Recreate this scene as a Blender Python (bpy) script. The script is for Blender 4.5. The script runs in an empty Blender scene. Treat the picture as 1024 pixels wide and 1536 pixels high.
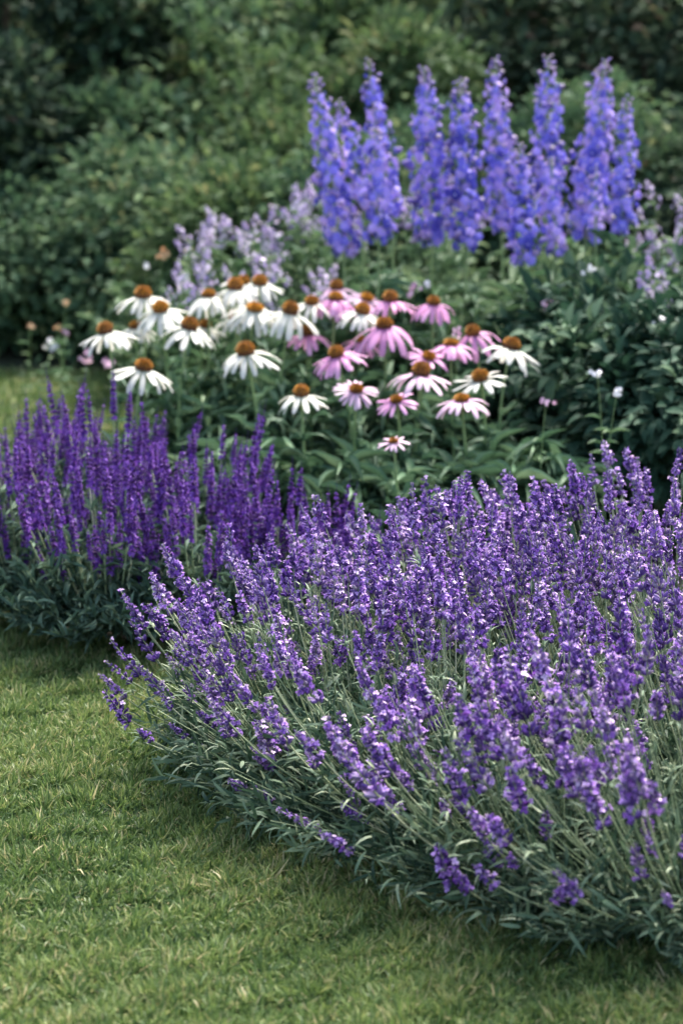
import bpy, math, random
import numpy as np
from mathutils import Vector, Matrix, Quaternion, Euler

random.seed(7)
rng = np.random.default_rng(7)
S = bpy.context.scene
COL = S.collection
R = math.radians

# ------------------------------------------------------------------ camera
CAM_H, FPX = 1.40, 4000.0                      # height in m, focal length in photo pixels (1024 x 1536)
PITCH = math.atan(828.0 / FPX)
cd = bpy.data.cameras.new("camera")
cam = bpy.data.objects.new("camera", cd)
COL.objects.link(cam)
cam.location = (0, 0, CAM_H)
cam.rotation_euler = (math.pi / 2 - PITCH, 0, 0)
cd.sensor_fit = 'VERTICAL'
cd.sensor_height = 36.0
cd.sensor_width = 24.0
cd.lens = 36.0 * FPX / 1536.0
cd.clip_end = 200
cd.clip_start = 0.05
cd.dof.use_dof = True
cd.dof.focus_distance = 4.62
cd.dof.aperture_fstop = 3.7
cd.dof.aperture_blades = 7
S.camera = cam

# ------------------------------------------------------------------ light
SUN_EL, SUN_AZ = R(56), R(22)                 # azimuth from +Y towards +X
w = bpy.data.worlds.new("World"); S.world = w; w.use_nodes = True
nt = w.node_tree
bg = nt.nodes["Background"]
sky = nt.nodes.new("ShaderNodeTexSky")
sky.sky_type = 'NISHITA'; sky.sun_disc = False
sky.sun_elevation = SUN_EL; sky.sun_rotation = SUN_AZ
sky.air_density = 1.0; sky.dust_density = 5.0; sky.ozone_density = 1.0
nt.links.new(sky.outputs[0], bg.inputs[0])
bg.inputs[1].default_value = 0.085
sd = bpy.data.lights.new("sun", 'SUN'); sd.energy = 1.45; sd.angle = R(16); sd.color = (1, 0.97, 0.93)
sun = bpy.data.objects.new("sun", sd); COL.objects.link(sun)
sdir = Vector((math.sin(SUN_AZ) * math.cos(SUN_EL), math.cos(SUN_AZ) * math.cos(SUN_EL), math.sin(SUN_EL)))
sun.rotation_euler = sdir.to_track_quat('Z', 'Y').to_euler()
sun.location = sdir * 20
S.view_settings.view_transform = 'Standard'
S.view_settings.look = 'None'
S.view_settings.gamma = 1.0
S.view_settings.exposure = 2.75
S.cycles.max_bounces = 6
S.cycles.transparent_max_bounces = 4
S.cycles.use_denoising = True

# ------------------------------------------------------------------ pixel -> world helpers (design aid)
_f = Vector((0, math.cos(PITCH), -math.sin(PITCH))); _u = Vector((0, math.sin(PITCH), math.cos(PITCH)))
def ray(px, py):
    return _f + Vector((1, 0, 0)) * ((px - 512) / FPX) + _u * ((768 - py) / FPX)
def at(px, py, Y):
    d = ray(px, py); return Vector((0, 0, CAM_H)) + d * (Y / d.y)
def ground(px, py):
    d = ray(px, py); return Vector((0, 0, CAM_H)) + d * (-CAM_H / d.z)

# ------------------------------------------------------------------ materials
def ramp_node(nt, stops):
    r = nt.nodes.new("ShaderNodeValToRGB")
    e = r.color_ramp.elements
    while len(e) < len(stops): e.new(0.5)
    for i, (p, c) in enumerate(stops):
        e[i].position = p; e[i].color = (*c, 1)
    return r
def var_mat(name, stops, rough=0.5, trans=0.25, spec=0.35, noise=0.0, nscale=30.0, tstops=None, sheen=0.0, obj_random=0.0):
    """colour from the per-leaf random attribute 'var' (own colour variety of leaves / petals)"""
    m = bpy.data.materials.new(name); m.use_nodes = True
    nt = m.node_tree; N = nt.nodes; L = nt.links
    p = N["Principled BSDF"]
    a = N.new("ShaderNodeAttribute"); a.attribute_name = "var"
    fac = a.outputs["Fac"]
    if noise > 0:
        nz = N.new("ShaderNodeTexNoise"); nz.inputs["Scale"].default_value = nscale; nz.inputs["Detail"].default_value = 3
        tc = N.new("ShaderNodeTexCoord"); L.new(tc.outputs["Object"], nz.inputs["Vector"])
        ma = N.new("ShaderNodeMath"); ma.operation = 'MULTIPLY_ADD'
        L.new(nz.outputs["Fac"], ma.inputs[0]); ma.inputs[1].default_value = noise
        sb = N.new("ShaderNodeMath"); sb.operation = 'SUBTRACT'; L.new(fac, sb.inputs[0]); sb.inputs[1].default_value = noise * 0.5
        L.new(sb.outputs[0], ma.inputs[2]); fac = ma.outputs[0]
    if obj_random > 0:
        oi = N.new("ShaderNodeObjectInfo")
        ma = N.new("ShaderNodeMath"); ma.operation = 'MULTIPLY_ADD'
        L.new(oi.outputs["Random"], ma.inputs[0]); ma.inputs[1].default_value = obj_random
        sb = N.new("ShaderNodeMath"); sb.operation = 'SUBTRACT'; L.new(fac, sb.inputs[0]); sb.inputs[1].default_value = obj_random * 0.5
        L.new(sb.outputs[0], ma.inputs[2]); fac = ma.outputs[0]
    r = ramp_node(nt, stops); L.new(fac, r.inputs[0])
    L.new(r.outputs[0], p.inputs["Base Color"])
    p.inputs["Roughness"].default_value = rough
    p.inputs["Specular IOR Level"].default_value = spec
    if sheen:
        p.inputs["Sheen Weight"].default_value = sheen; p.inputs["Sheen Roughness"].default_value = 0.5
    if trans > 0:
        t = N.new("ShaderNodeBsdfTranslucent"); L.new(r.outputs[0], t.inputs["Color"])
        mx = N.new("ShaderNodeMixShader"); mx.inputs[0].default_value = trans
        L.new(p.outputs[0], mx.inputs[1]); L.new(t.outputs[0], mx.inputs[2])
        L.new(mx.outputs[0], N["Material Output"].inputs["Surface"])
    return m

M = {}
M['lav_leaf'] = var_mat("lavender_leaf", [(0, (.018, .042, .024)), (.4, (.055, .10, .058)), (.75, (.14, .205, .12)), (1, (.34, .39, .25))], .65, .15, .2, .15, 60)
M['lav_stem'] = var_mat("lavender_stem", [(0, (.15, .21, .11)), (.6, (.30, .36, .20)), (1, (.44, .46, .30))], .6, .1, .3)
M['calyx'] = var_mat("lavender_calyx", [(0, (.045, .02, .11)), (.45, (.12, .06, .27)), (.8, (.25, .16, .38)), (1, (.36, .32, .34))], .6, .15, .3, obj_random=.5)
M['floret'] = var_mat("lavender_floret", [(0, (.17, .05, .36)), (.4, (.32, .14, .55)), (.75, (.53, .33, .73)), (1, (.80, .60, .83))], .5, .3, .3, obj_random=.35)
M['salvia'] = var_mat("salvia_floret", [(0, (.07, .015, .20)), (.5, (.14, .035, .34)), (1, (.30, .12, .52))], .5, .25, .3, obj_random=.4)
M['salvia_calyx'] = var_mat("salvia_calyx", [(0, (.045, .015, .10)), (1, (.12, .04, .20))], .6, .1, .3)
M['salvia_leaf'] = var_mat("salvia_leaf", [(0, (.035, .075, .05)), (.5, (.09, .15, .10)), (1, (.20, .28, .18))], .65, .15, .2, .15, 40)
M['delph'] = var_mat("delphinium_petal", [(0, (.03, .022, .24)), (.35, (.12, .11, .58)), (.7, (.28, .24, .80)), (1, (.54, .38, .76))], .5, .22, .3, obj_random=.25)
M['delph_bud'] = var_mat("delphinium_bud", [(0, (.20, .15, .45)), (.6, (.35, .25, .48)), (1, (.45, .38, .42))], .6, .2)
M['delph_eye'] = var_mat("delphinium_eye", [(0, (.45, .38, .55)), (1, (.8, .75, .8))], .6, .2)
M['stem'] = var_mat("green_stem", [(0, (.11, .18, .06)), (.6, (.20, .29, .11)), (1, (.28, .35, .16))], .5, .05, .4)
M['cone_leaf'] = var_mat("coneflower_leaf", [(0, (.035, .08, .045)), (.5, (.075, .145, .075)), (1, (.17, .26, .14))], .6, .2, .2, .2, 30)
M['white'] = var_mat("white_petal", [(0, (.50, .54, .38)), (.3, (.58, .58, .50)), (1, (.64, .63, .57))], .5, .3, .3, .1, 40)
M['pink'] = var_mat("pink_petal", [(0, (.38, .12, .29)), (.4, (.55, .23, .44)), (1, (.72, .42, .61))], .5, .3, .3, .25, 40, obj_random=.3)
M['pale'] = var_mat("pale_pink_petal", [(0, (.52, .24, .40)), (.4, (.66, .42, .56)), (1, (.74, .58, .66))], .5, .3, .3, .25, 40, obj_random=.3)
M['cone'] = var_mat("seed_cone", [(0, (.05, .015, .005)), (.35, (.19, .065, .008)), (.7, (.48, .21, .018)), (1, (.68, .38, .04))], .6, 0, .3, obj_random=.22)
M['shrub_dark'] = var_mat("dark_shrub_leaf", [(0, (.018, .036, .024)), (.5, (.045, .078, .044)), (.85, (.085, .12, .055)), (1, (.12, .085, .055))], .7, .28, .1)
M['shrub_mid'] = var_mat("green_shrub_leaf", [(0, (.028, .06, .034)), (.5, (.065, .12, .058)), (.85, (.13, .20, .085)), (1, (.20, .22, .10))], .7, .28, .1)
M['shrub_light'] = var_mat("light_shrub_leaf", [(0, (.035, .07, .025)), (.5, (.062, .108, .045)), (.85, (.115, .17, .06)), (1, (.16, .17, .075))], .7, .3, .1)
M['big_leaf'] = var_mat("broad_leaf", [(0, (.015, .042, .025)), (.6, (.035, .08, .045)), (1, (.13, .20, .11))], .65, .18, .12, .2, 30)
M['herb'] = var_mat("herb_leaf", [(0, (.035, .08, .04)), (.5, (.08, .15, .07)), (1, (.19, .26, .13))], .6, .25, .2, .15, 30)
M['lilac'] = var_mat("lilac_floret", [(0, (.30, .22, .44)), (.5, (.46, .37, .60)), (1, (.70, .60, .74))], .6, .3)
M['bark'] = var_mat("bark", [(0, (.035, .025, .018)), (1, (.10, .075, .055))], .9, 0, .2, .5, 25)
M['small_white'] = var_mat("small_white_petal", [(0, (.6, .6, .58)), (1, (.85, .82, .84))], .6, .3)
M['small_pink'] = var_mat("small_pink_petal", [(0, (.45, .25, .36)), (1, (.72, .50, .60))], .6, .3)
M['small_orange'] = var_mat("small_orange_petal", [(0, (.5, .22, .10)), (1, (.62, .45, .26))], .6, .3)
M['grass'] = var_mat("grass_blade", [(0, (.028, .06, .016)), (.22, (.032, .070, .018)), (.5, (.086, .148, .040)), (.8, (.21, .275, .080)), (.9, (.30, .29, .12)), (1, (.48, .41, .22))], .5, .3, .3)

def ground_mat(name, c1, c2, c3, scale, bump=.4):
    m = bpy.data.materials.new(name); m.use_nodes = True
    nt = m.node_tree; N = nt.nodes; L = nt.links; p = N["Principled BSDF"]
    g = N.new("ShaderNodeNewGeometry")
    n1 = N.new("ShaderNodeTexNoise"); n1.inputs["Scale"].default_value = scale; n1.inputs["Detail"].default_value = 8
    L.new(g.outputs["Position"], n1.inputs["Vector"])
    r = ramp_node(nt, [(.3, c1), (.52, c2), (.75, c3)]); L.new(n1.outputs["Fac"], r.inputs[0])
    L.new(r.outputs[0], p.inputs["Base Color"]); p.inputs["Roughness"].default_value = .95
    b = N.new("ShaderNodeBump"); b.inputs["Strength"].default_value = bump; b.inputs["Distance"].default_value = .02
    L.new(n1.outputs["Fac"], b.inputs["Height"]); L.new(b.outputs[0], p.inputs["Normal"])
    return m
M['lawn_ground'] = ground_mat("lawn_thatch", (.02, .032, .010), (.035, .05, .017), (.06, .05, .025), 25)
M['soil'] = ground_mat("bed_soil", (.015, .011, .008), (.03, .022, .015), (.055, .042, .03), 30, .8)

# ------------------------------------------------------------------ geometry collector
def nrm(a): return a / np.maximum(np.linalg.norm(a, axis=-1, keepdims=True), 1e-9)
def frames(d, up=(0, 0, 1), roll=None):
    """rotation matrices whose local x is d and local z as near to up as possible"""
    d = nrm(np.asarray(d, float)); up = np.broadcast_to(np.asarray(up, float), d.shape) + 1e-4 * rng.normal(size=d.shape)
    z = nrm(up - (up * d).sum(-1, keepdims=True) * d); y = np.cross(z, d)
    if roll is not None:
        c, s = np.cos(roll)[:, None], np.sin(roll)[:, None]
        y, z = c * y + s * z, c * z - s * y
    return np.stack([d, y, z], -1)
class Geo:
    def __init__(s): s.V = []; s.Q = []; s.A = []; s.Mi = []; s.n = 0; s.mats = []
    def mi(s, m):
        if m not in s.mats: s.mats.append(m)
        return s.mats.index(m)
    def raw(s, V, F, var, mat):
        """V (N,v,3), F list of faces over one copy"""
        V = np.asarray(V, float)
        if V.ndim == 2: V = V[None]
        n, v = V.shape[:2]
        F = np.asarray(F, int)
        f = F.shape[1]
        if f == 3: F = np.concatenate([F, np.full((len(F), 1), -1)], 1)
        off = (np.arange(n) * v + s.n)[:, None, None]
        Q = np.where(F[None] >= 0, F[None] + off, -1).reshape(-1, 4)
        s.V.append(V.reshape(-1, 3)); s.Q.append(Q)
        var = np.asarray(var, float)
        if var.ndim == 0: var = np.full(n * v, float(var))
        elif var.ndim == 1 and len(var) == n: var = np.repeat(var, v)
        else: var = np.broadcast_to(var, (n, v)).reshape(-1)
        s.A.append(var); s.Mi.append(np.full(len(Q), s.mi(mat))); s.n += n * v
    def inst(s, tpl, pos, Rm, scale, var, mat):
        tv, tf = tpl[0], tpl[1]
        scale = np.asarray(scale, float)
        if scale.ndim == 0: scale = np.full((len(pos), 3), float(scale))
        if scale.ndim == 1: scale = np.repeat(scale[:, None], 3, 1)
        V = np.einsum('nij,nvj->nvi', Rm, tv[None] * scale[:, None, :]) + np.asarray(pos)[:, None, :]
        var = np.asarray(var, float)
        if len(tpl) > 2 and var.ndim == 1: var = var[:, None] + tpl[2][None]
        s.raw(V, tf, var, mat)
    def tubes(s, P, rad, var, mat, sides=4):
        """P (N,k,3) polylines, rad (k,) or (N,k)"""
        P = np.asarray(P, float); n, k = P.shape[:2]
        T = nrm(np.gradient(P, axis=1))
        ref = np.array([.8, .6, .05]); a = nrm(np.cross(T, ref)); b = np.cross(T, a)
        rad = np.broadcast_to(np.asarray(rad, float), (n, k))
        ang = np.arange(sides) / sides * 2 * math.pi
        V = P[:, :, None] + rad[:, :, None, None] * (np.cos(ang)[None, None, :, None] * a[:, :, None] + np.sin(ang)[None, None, :, None] * b[:, :, None])
        F = [[i * sides + j, i * sides + (j + 1) % sides, (i + 1) * sides + (j + 1) % sides, (i + 1) * sides + j] for i in range(k - 1) for j in range(sides)]
        s.raw(V.reshape(n, k * sides, 3), F, var, mat)
    def mesh(s, name):
        V = np.concatenate(s.V); Q = np.concatenate(s.Q); A = np.concatenate(s.A); Mi = np.concatenate(s.Mi)
        me = bpy.data.meshes.new(name)
        tot = (Q >= 0).sum(1); loops = Q[Q >= 0]
        me.vertices.add(len(V)); me.vertices.foreach_set('co', V.astype(np.float32).ravel())
        me.loops.add(len(loops)); me.loops.foreach_set('vertex_index', loops.astype(np.int32))
        me.polygons.add(len(Q))
        me.polygons.foreach_set('loop_start', np.concatenate([[0], np.cumsum(tot)[:-1]]).astype(np.int32))
        me.polygons.foreach_set('loop_total', tot.astype(np.int32))
        for m in s.mats: me.materials.append(M[m])
        me.polygons.foreach_set('material_index', Mi.astype(np.int32))
        me.polygons.foreach_set('use_smooth', np.ones(len(Q), bool))
        at_ = me.attributes.new('var', 'FLOAT', 'POINT'); at_.data.foreach_set('value', A.astype(np.float32))
        me.update(calc_edges=True)
        return me
    def obj(s, name, parent=None, offset=None):
        if offset is not None: s.V = [v - np.asarray(offset) for v in s.V]
        return link(name, s.mesh(name), parent)
def link(name, data, parent=None):
    o = bpy.data.objects.new(name, data); COL.objects.link(o)
    if parent is not None: o.parent = parent
    return o
def thing(name, loc, label, cat, group=None, kind=None):
    o = bpy.data.objects.new(name, None); COL.objects.link(o); o.location = loc; o.empty_display_size = .05
    return tag(o, label, cat, group, kind)
def tag(o, label=None, cat=None, group=None, kind=None):
    for k, v in (('label', label), ('category', cat), ('group', group), ('kind', kind)):
        if v: o[k] = v
    return o

# templates (unit length along +x, full width 1 in y)
def strap(n, prof, bend=.2, fold=.15, across=3, twist=0.0):
    s = np.linspace(0, 1, n + 1); th = bend * 2 * s
    x = np.concatenate([[0], np.cumsum(np.cos((th[1:] + th[:-1]) / 2)) / n]); z = -np.concatenate([[0], np.cumsum(np.sin((th[1:] + th[:-1]) / 2)) / n])
    wv = np.interp(s, np.linspace(0, 1, len(prof)), prof)
    V = []
    for i in range(n + 1):
        for j in range(across):
            y = (j / (across - 1) - .5) * wv[i]
            V.append((x[i], y, z[i] + fold * abs(y)))
    F = [[i * across + j, i * across + j + 1, (i + 1) * across + j + 1, (i + 1) * across + j] for i in range(n) for j in range(across - 1)]
    return np.array(V), F
LEAF_LANCE = [strap(4, [.25, .8, 1, .65, .05], b, .35) for b in (.1, .35, .6, -.15)]
LEAF_LONG = [strap(5, [.2, .75, 1, .8, .45, .03], b, .4) for b in (.25, .5, .75)]
LEAF_OVAL = [strap(3, [.15, 1, .85, .05], b, .3) for b in (.1, .35, -.1)]
NEEDLE = [strap(4, [.5, 1, 1, .8, .1], b, .4, 2) for b in (-.35, -.1, .2, .5)]
BLADE = []
for b in (.1, .3, .5, .8):
    v, f = strap(3, [1, .85, .5, .04], b, 0, 2); BLADE.append((v, f, (v[:, 0] - .4) * .18))
def blob(sides, prof):
    """closed lathe along x: prof list of (x, r)"""
    V = []; F = []
    for x, r in prof:
        for j in range(sides):
            a = j / sides * 2 * math.pi; V.append((x, r * math.cos(a), r * math.sin(a)))
    for i in range(len(prof) - 1):
        for j in range(sides): F.append([i * sides + j, i * sides + (j + 1) % sides, (i + 1) * sides + (j + 1) % sides, (i + 1) * sides + j])
    return np.array(V), F
CALYX = blob(5, [(0, .06), (.3, .19), (.7, .20), (1, .10)])
BUD = blob(5, [(0, .05), (.35, .3), (.75, .28), (1, .02)])
def flower_tpl(np_=5, cup=.3, seg=2, wid=.62, asym=0.0):
    """open flower facing +x, diameter 1"""
    V = []; F = []; A = []
    for k in range(np_):
        a = k / np_ * 2 * math.pi; L = .5 * (1 + asym * math.sin(a))
        er = np.array([0, math.cos(a), math.sin(a)]); et = np.array([0, -math.sin(a), math.cos(a)])
        b0 = len(V)
        for (r, wd, x) in ((.06, .10, 0), (.55, wid * .5, cup * .35), (1, wid * .32, cup * .4 - .08)):
            for sgn in (-1, 1):
                V.append(np.array([x, 0, 0]) + er * r * L + et * sgn * wd * L * 1.1); A.append((r - .5) * .25)
        F += [[b0, b0 + 1, b0 + 3, b0 + 2], [b0 + 2, b0 + 3, b0 + 5, b0 + 4]]
    return np.array(V), F, np.array(A)
FLOWER5 = flower_tpl(5, .35)
FLOWER_OPEN = flower_tpl(5, .15, wid=.85)
FLOWER_LIP = flower_tpl(4, .5, wid=.7, asym=-.3)
def rand_dir(n, zmin=-1, zmax=1):
    z = rng.uniform(zmin, zmax, n); a = rng.uniform(0, 2 * math.pi, n); r = np.sqrt(1 - z * z)
    return np.stack([r * np.cos(a), r * np.sin(a), z], -1)
def scatter(g, tpls, pos, Rm, scale, var, mat):
    k = rng.integers(0, len(tpls), len(pos)); scale = np.asarray(scale)
    if scale.ndim == 1: scale = np.repeat(scale[:, None], 3, 1)
    for i, t in enumerate(tpls):
        m = k == i
        if m.any(): g.inst(t, pos[m], Rm[m], scale[m], var[m], mat)

# ------------------------------------------------------------------ the ground, lawn and soil bed
def bump_z(x, y):
    return .012 * np.sin(x * 2.1 + 1) * np.cos(y * 1.7) + .006 * np.sin(x * 7 + y * 3)
def sheet(name, x0, x1, y0, y1, n, z, mat):
    g = Geo(); u = np.linspace(-1, 1, n); xs = 40 * u ** 3 + .6 * u; ys = 6 + np.where(u > 0, 64, 16) * np.abs(u) ** 3 * np.sign(u) + .6 * u
    X, Y = np.meshgrid(xs, ys); V = np.stack([X, Y, bump_z(X, Y) * 1.0 + z], -1).reshape(-1, 3)
    F = [[j * n + i, j * n + i + 1, (j + 1) * n + i + 1, (j + 1) * n + i] for j in range(n - 1) for i in range(n - 1)]
    g.raw(V, F, .5, mat); return g.obj(name)
gr = sheet('ground', -40, 40, -10, 70, 220, -.03, 'lawn_ground'); tag(gr, 'short lawn ground running from the camera to the hedge', 'ground', kind='structure')
# bed outlines (world x, y)
LAV_EDGE = [tuple(ground(*p)[:2]) for p in ((262, 1120), (300, 1190), (420, 1262), (560, 1340), (720, 1412), (860, 1462), (1040, 1470), (1300, 1475))]
lav_poly = [(x + .13, y + .09) for x, y in LAV_EDGE] + [(1.6, 3.8), (1.6, 5.6), (-.1, 5.6)]
bed_poly = [(-.98, 6.0), (-.74, 5.77), (-.56, 5.53), (-.40, 5.46), (-.2, 5.42), (-.1, 5.2), (1.8, 5.0), (1.8, 12), (-.35, 12), (-.5, 9.0), (-.52, 7.4), (-.6, 6.5), (-.98, 6.35)]
hedge_poly = [(-5, 9.25), (5, 9.25), (5, 20), (-5, 20)]
def inside(px, py, poly):
    c = np.zeros(len(px), bool); n = len(poly); j = n - 1
    for i in range(n):
        xi, yi = poly[i]; xj, yj = poly[j]
        c ^= ((yi > py) != (yj > py)) & (px < (xj - xi) * (py - yi) / (yj - yi + 1e-12) + xi); j = i
    return c
def soil(name, poly, z, label):
    bm_v = [(x, y, float(bump_z(np.array(x), np.array(y))) + z - .036) for x, y in poly]
    me = bpy.data.meshes.new(name); n = len(poly)
    cx = sum(p[0] for p in poly) / n; cy = sum(p[1] for p in poly) / n
    from mathutils.geometry import tessellate_polygon
    tr = tessellate_polygon([[Vector(v) for v in bm_v]])
    me.from_pydata(bm_v, [], [tuple(t) for t in tr]); me.materials.append(M['soil'])
    o = link(name, me); return tag(o, label, 'soil', kind='structure')
soil('soil', lav_poly, .012, 'dark soil under the lavender')
soil('soil', bed_poly, .018, 'dark soil of the flower border behind')
soil('soil', hedge_poly, .006, 'dark soil under the far shrubs')

def fnoise(x, y, f, seed=0):
    r = np.random.default_rng(seed); v = 0
    for k in range(6):
        a = r.uniform(0, 2 * math.pi); ff = f * r.uniform(.5, 1.8); v = v + np.sin((x * math.cos(a) + y * math.sin(a)) * ff + r.uniform(0, 6.3))
    return v / 3.0
def grass_field(name, x0f, x1f, y0, y1, dens, hgt, wid, label):
    area = 0; xs = []; ys = []
    n = int(dens * (y1 - y0) * 2.2)
    y = rng.uniform(y0, y1, n); xl = x0f(y); xr = x1f(y); x = rng.uniform(0, 1, n) * (xr - xl) + xl
    keep = rng.uniform(0, 1, n) < (xr - xl) / 2.2
    x, y = x[keep], y[keep]
    bad = inside(x, y, [(a + .02, b + .02) for a, b in lav_poly]) | inside(x, y, bed_poly) | inside(x, y, hedge_poly)
    # the small bare patch beside the lavender
    bp = ground(185, 1196); bad |= (((x - bp.x) / .045) ** 2 + ((y - bp.y) / .03) ** 2 < 1) & (rng.uniform(0, 1, len(x)) < .75)
    x, y = x[~bad], y[~bad]; n = len(x)
    pn = fnoise(x, y, 9, 3) ; pn2 = fnoise(x, y, 70, 5); p3 = fnoise(x, y, 22, 8)
    h = hgt * (1 + .45 * pn2 + .25 * p3) * rng.uniform(.55, 1.35, n)
    h = np.clip(h, hgt * .35, None)
    flow = fnoise(x, y, 45, 11) * 3.5
    az = flow + rng.normal(0, 1.3, n); tilt = np.clip(rng.normal(.8, .38, n), .05, 1.45)
    d = np.stack([np.cos(az) * np.sin(tilt), np.sin(az) * np.sin(tilt), np.cos(tilt)], -1)
    var = np.clip(.50 + .11 * pn + .09 * pn2 + .06 * p3 + rng.normal(0, .18, n), 0, .84)
    dry = rng.uniform(0, 1, n) < (.03 + .05 * (p3 > .3) + .10 * (pn > .55) * (pn2 > 0)); var[dry] = rng.uniform(.86, 1, dry.sum())
    g = Geo()
    up = rand_dir(n, -.2, 1)
    Rm = frames(d, up)
    pos = np.stack([x, y, bump_z(x, y) - .03], -1)
    scatter(g, BLADE, pos, Rm, np.stack([h, wid * rng.uniform(.6, 1.3, n), h], -1), var, 'grass')
    return tag(g.obj(name), label, 'grass', kind='stuff')
grass_field('grass', lambda y: -.155 * y - .12, lambda y: np.full_like(y, 0) + np.minimum(.16 * y + .1, 1.0), 3.2, 5.9, 135000, .025, .0040, 'short mown green lawn grass with yellow blades in front of the lavender')
grass_field('grass', lambda y: -.155 * y - .2, lambda y: np.full_like(y, -.2), 5.9, 9.4, 20000, .028, .007, 'blurred mown lawn grass between the purple salvia and far shrubs')

# ------------------------------------------------------------------ lavender
def lavender_spike(seed, nwh=8, length=.085):
    g = Geo(); r = np.random.default_rng(seed)
    zs = []; z = -.012
    # a separated lowest whorl, then crowded ones
    for k in range(nwh):
        zs.append(z); z += (.020 if k == 0 else length / nwh * r.uniform(.75, 1.35))
    tot = zs[-1] + .008
    g.tubes(np.array([[[0, 0, -.02], [0, 0, tot * .5], [0, 0, tot]]]), np.array([.0013, .0011, .0006]), .4, 'lav_stem', 3)
    cp = []; cdn = []; cs = []
    fp = []; fd = []; fs = []
    for k, z in enumerate(zs):
        f = k / (nwh - 1); rad = .0112 * (1 - .6 * f ** 1.4)
        n = int(10 - 4 * f); ph = r.uniform(0, 6.3)
        for j in range(n):
            a = ph + j / n * 2 * math.pi + r.normal(0, .25); el = r.normal(.75 + .3 * f, .22)
            d = np.array([math.cos(a) * math.cos(el), math.sin(a) * math.cos(el), math.sin(el)])
            p = np.array([math.cos(a) * .0025, math.sin(a) * .0025, z + r.normal(0, .0022)])
            sz = rad * r.uniform(.85, 1.25); cp.append(p); cdn.append(d); cs.append(sz)
            if r.uniform() < (.62 - .25 * f) * (.35, .8, 1.1, 1)[seed % 4]:
                fp.append(p + d * sz * .95); d2 = d * .75 + np.array([0, 0, -.1]) + r.normal(0, .35, 3); fd.append(d2); fs.append(r.uniform(.006, .0115) * (1 - .3 * f))
    cp, cdn, cs = map(np.array, (cp, cdn, cs)); fp, fd, fs = map(np.array, (fp, fd, fs))
    g.inst(CALYX, cp, frames(cdn), np.stack([cs, cs * 1.1, cs * 1.1], -1), r.uniform(.1, .9, len(cp)), 'calyx')
    g.inst(FLOWER_LIP, fp, frames(fd), fs, np.clip(r.normal(.52, .30, len(fp)), 0, 1), 'floret')
    return g.mesh('flower_spike')
LAV_SPIKES = [lavender_spike(100 + i, 6 + i % 4, .048 + .010 * (i % 5)) for i in range(12)]

def bezier(P0, P1, P2, k):
    t = np.linspace(0, 1, k)[None, :, None]
    return (1 - t) ** 2 * P0[:, None] + 2 * t * (1 - t) * P1[:, None] + t ** 2 * P2[:, None]
def orient(o, direction, roll):
    q = Vector(direction).to_track_quat('Z', 'Y') @ Quaternion((0, 0, 1), roll)
    o.rotation_euler = q.to_euler()

def leafy_mound(base, rad, h, nshoot, leaf_len, leaf_w, mat, lean, seed, tpls=NEEDLE, nper=12):
    """shoots radiating from the base with paired leaves"""
    a = rng.uniform(0, 2 * math.pi, nshoot); t = np.sqrt(rng.uniform(0, 1, nshoot)) * R(86)
    L = rng.uniform(.72, 1.06, nshoot)
    end = np.stack([np.cos(a) * np.sin(t) * rad, np.sin(a) * np.sin(t) * rad, np.cos(t) * h + .015], -1) * L[:, None] + np.array([lean[0], lean[1], 0]) * .35
    P0 = np.stack([np.cos(a) * .05, np.sin(a) * .05, np.full(nshoot, .0)], -1) * rng.uniform(.2, 1.6, nshoot)[:, None]
    P1 = P0 + (end - P0) * .55 + np.array([0, 0, -.02])
    k = nper; C = bezier(P0, P1, end, k)
    C[..., 2] = np.maximum(C[..., 2], .006)
    g = Geo()
    g.tubes(C[:, ::2], .0015, rng.uniform(0, .5, nshoot), 'lav_stem', 3)
    T = nrm(np.gradient(C, axis=1))
    Ps = []; Ds = []
    for i in range(2, k):
        for rep in range(3):
            Ps.append(C[:, i] + T[:, i] * rng.uniform(-.01, .01, (nshoot, 1)))
            Ds.append(T[:, i] * rng.uniform(.5, 1.2, (nshoot, 1)) + nrm(rng.normal(size=(nshoot, 3))) * .75 + np.array([0, 0, .12]))
    Ps = np.concatenate(Ps); Ds = np.concatenate(Ds); n = len(Ps)
    s = leaf_len * rng.uniform(.55, 1.15, n)
    e = Ps + nrm(Ds) * s[:, None]; low = e[:, 2] < .004; Ds[low, 2] = np.abs(Ds[low, 2])
    scatter(g, tpls, Ps, frames(Ds, rand_dir(n, 0, 1)), np.stack([s, leaf_w * rng.uniform(.7, 1.2, n), s], -1), np.clip(rng.normal(.45, .25, n), 0, 1), mat)
    return g

LAVS = []  # (x, y, flower-stem length, spikes, label)
def lav(x, y, L, n, label, tmax=44, lean=(-.20, -.08)):
    LAVS.append(dict(b=np.array([x, y, float(bump_z(np.array(x), np.array(y))) - .015]), L=L, n=n, label=label, tmax=R(tmax), lean=lean, extra=[]))
lav(-.055, 4.72, .42, 66, 'lavender plant at the left tip of the clump, arching over the lawn', 46, (-.10, -.12))
lav(.02, 4.45, .44, 56, 'lavender plant second along the lawn edge from the left tip of the clump', 48, (-.18, -.12))
lav(.17, 4.18, .44, 44, 'lavender plant midway along the lawn edge, sparse low flowers over the grass', 50, (-.20, -.10))
lav(.33, 3.95, .44, 34, 'lavender plant fourth along the lawn edge, more stem and grey leaf than flower', 48, (-.20, -.06))
lav(.54, 3.77, .46, 60, 'nearest lavender plant at the bottom right corner, blurred with deep purple heads', 42, (-.20, -.02))
lav(.15, 4.92, .475, 74, 'lavender plant at the back left of the clump, in front of the lowest pink coneflower')
lav(.28, 4.68, .475, 60, 'densely flowering lavender plant in the heart of the clump')
lav(.45, 4.42, .475, 56, 'densely flowering lavender plant in the centre right of the clump')
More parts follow.
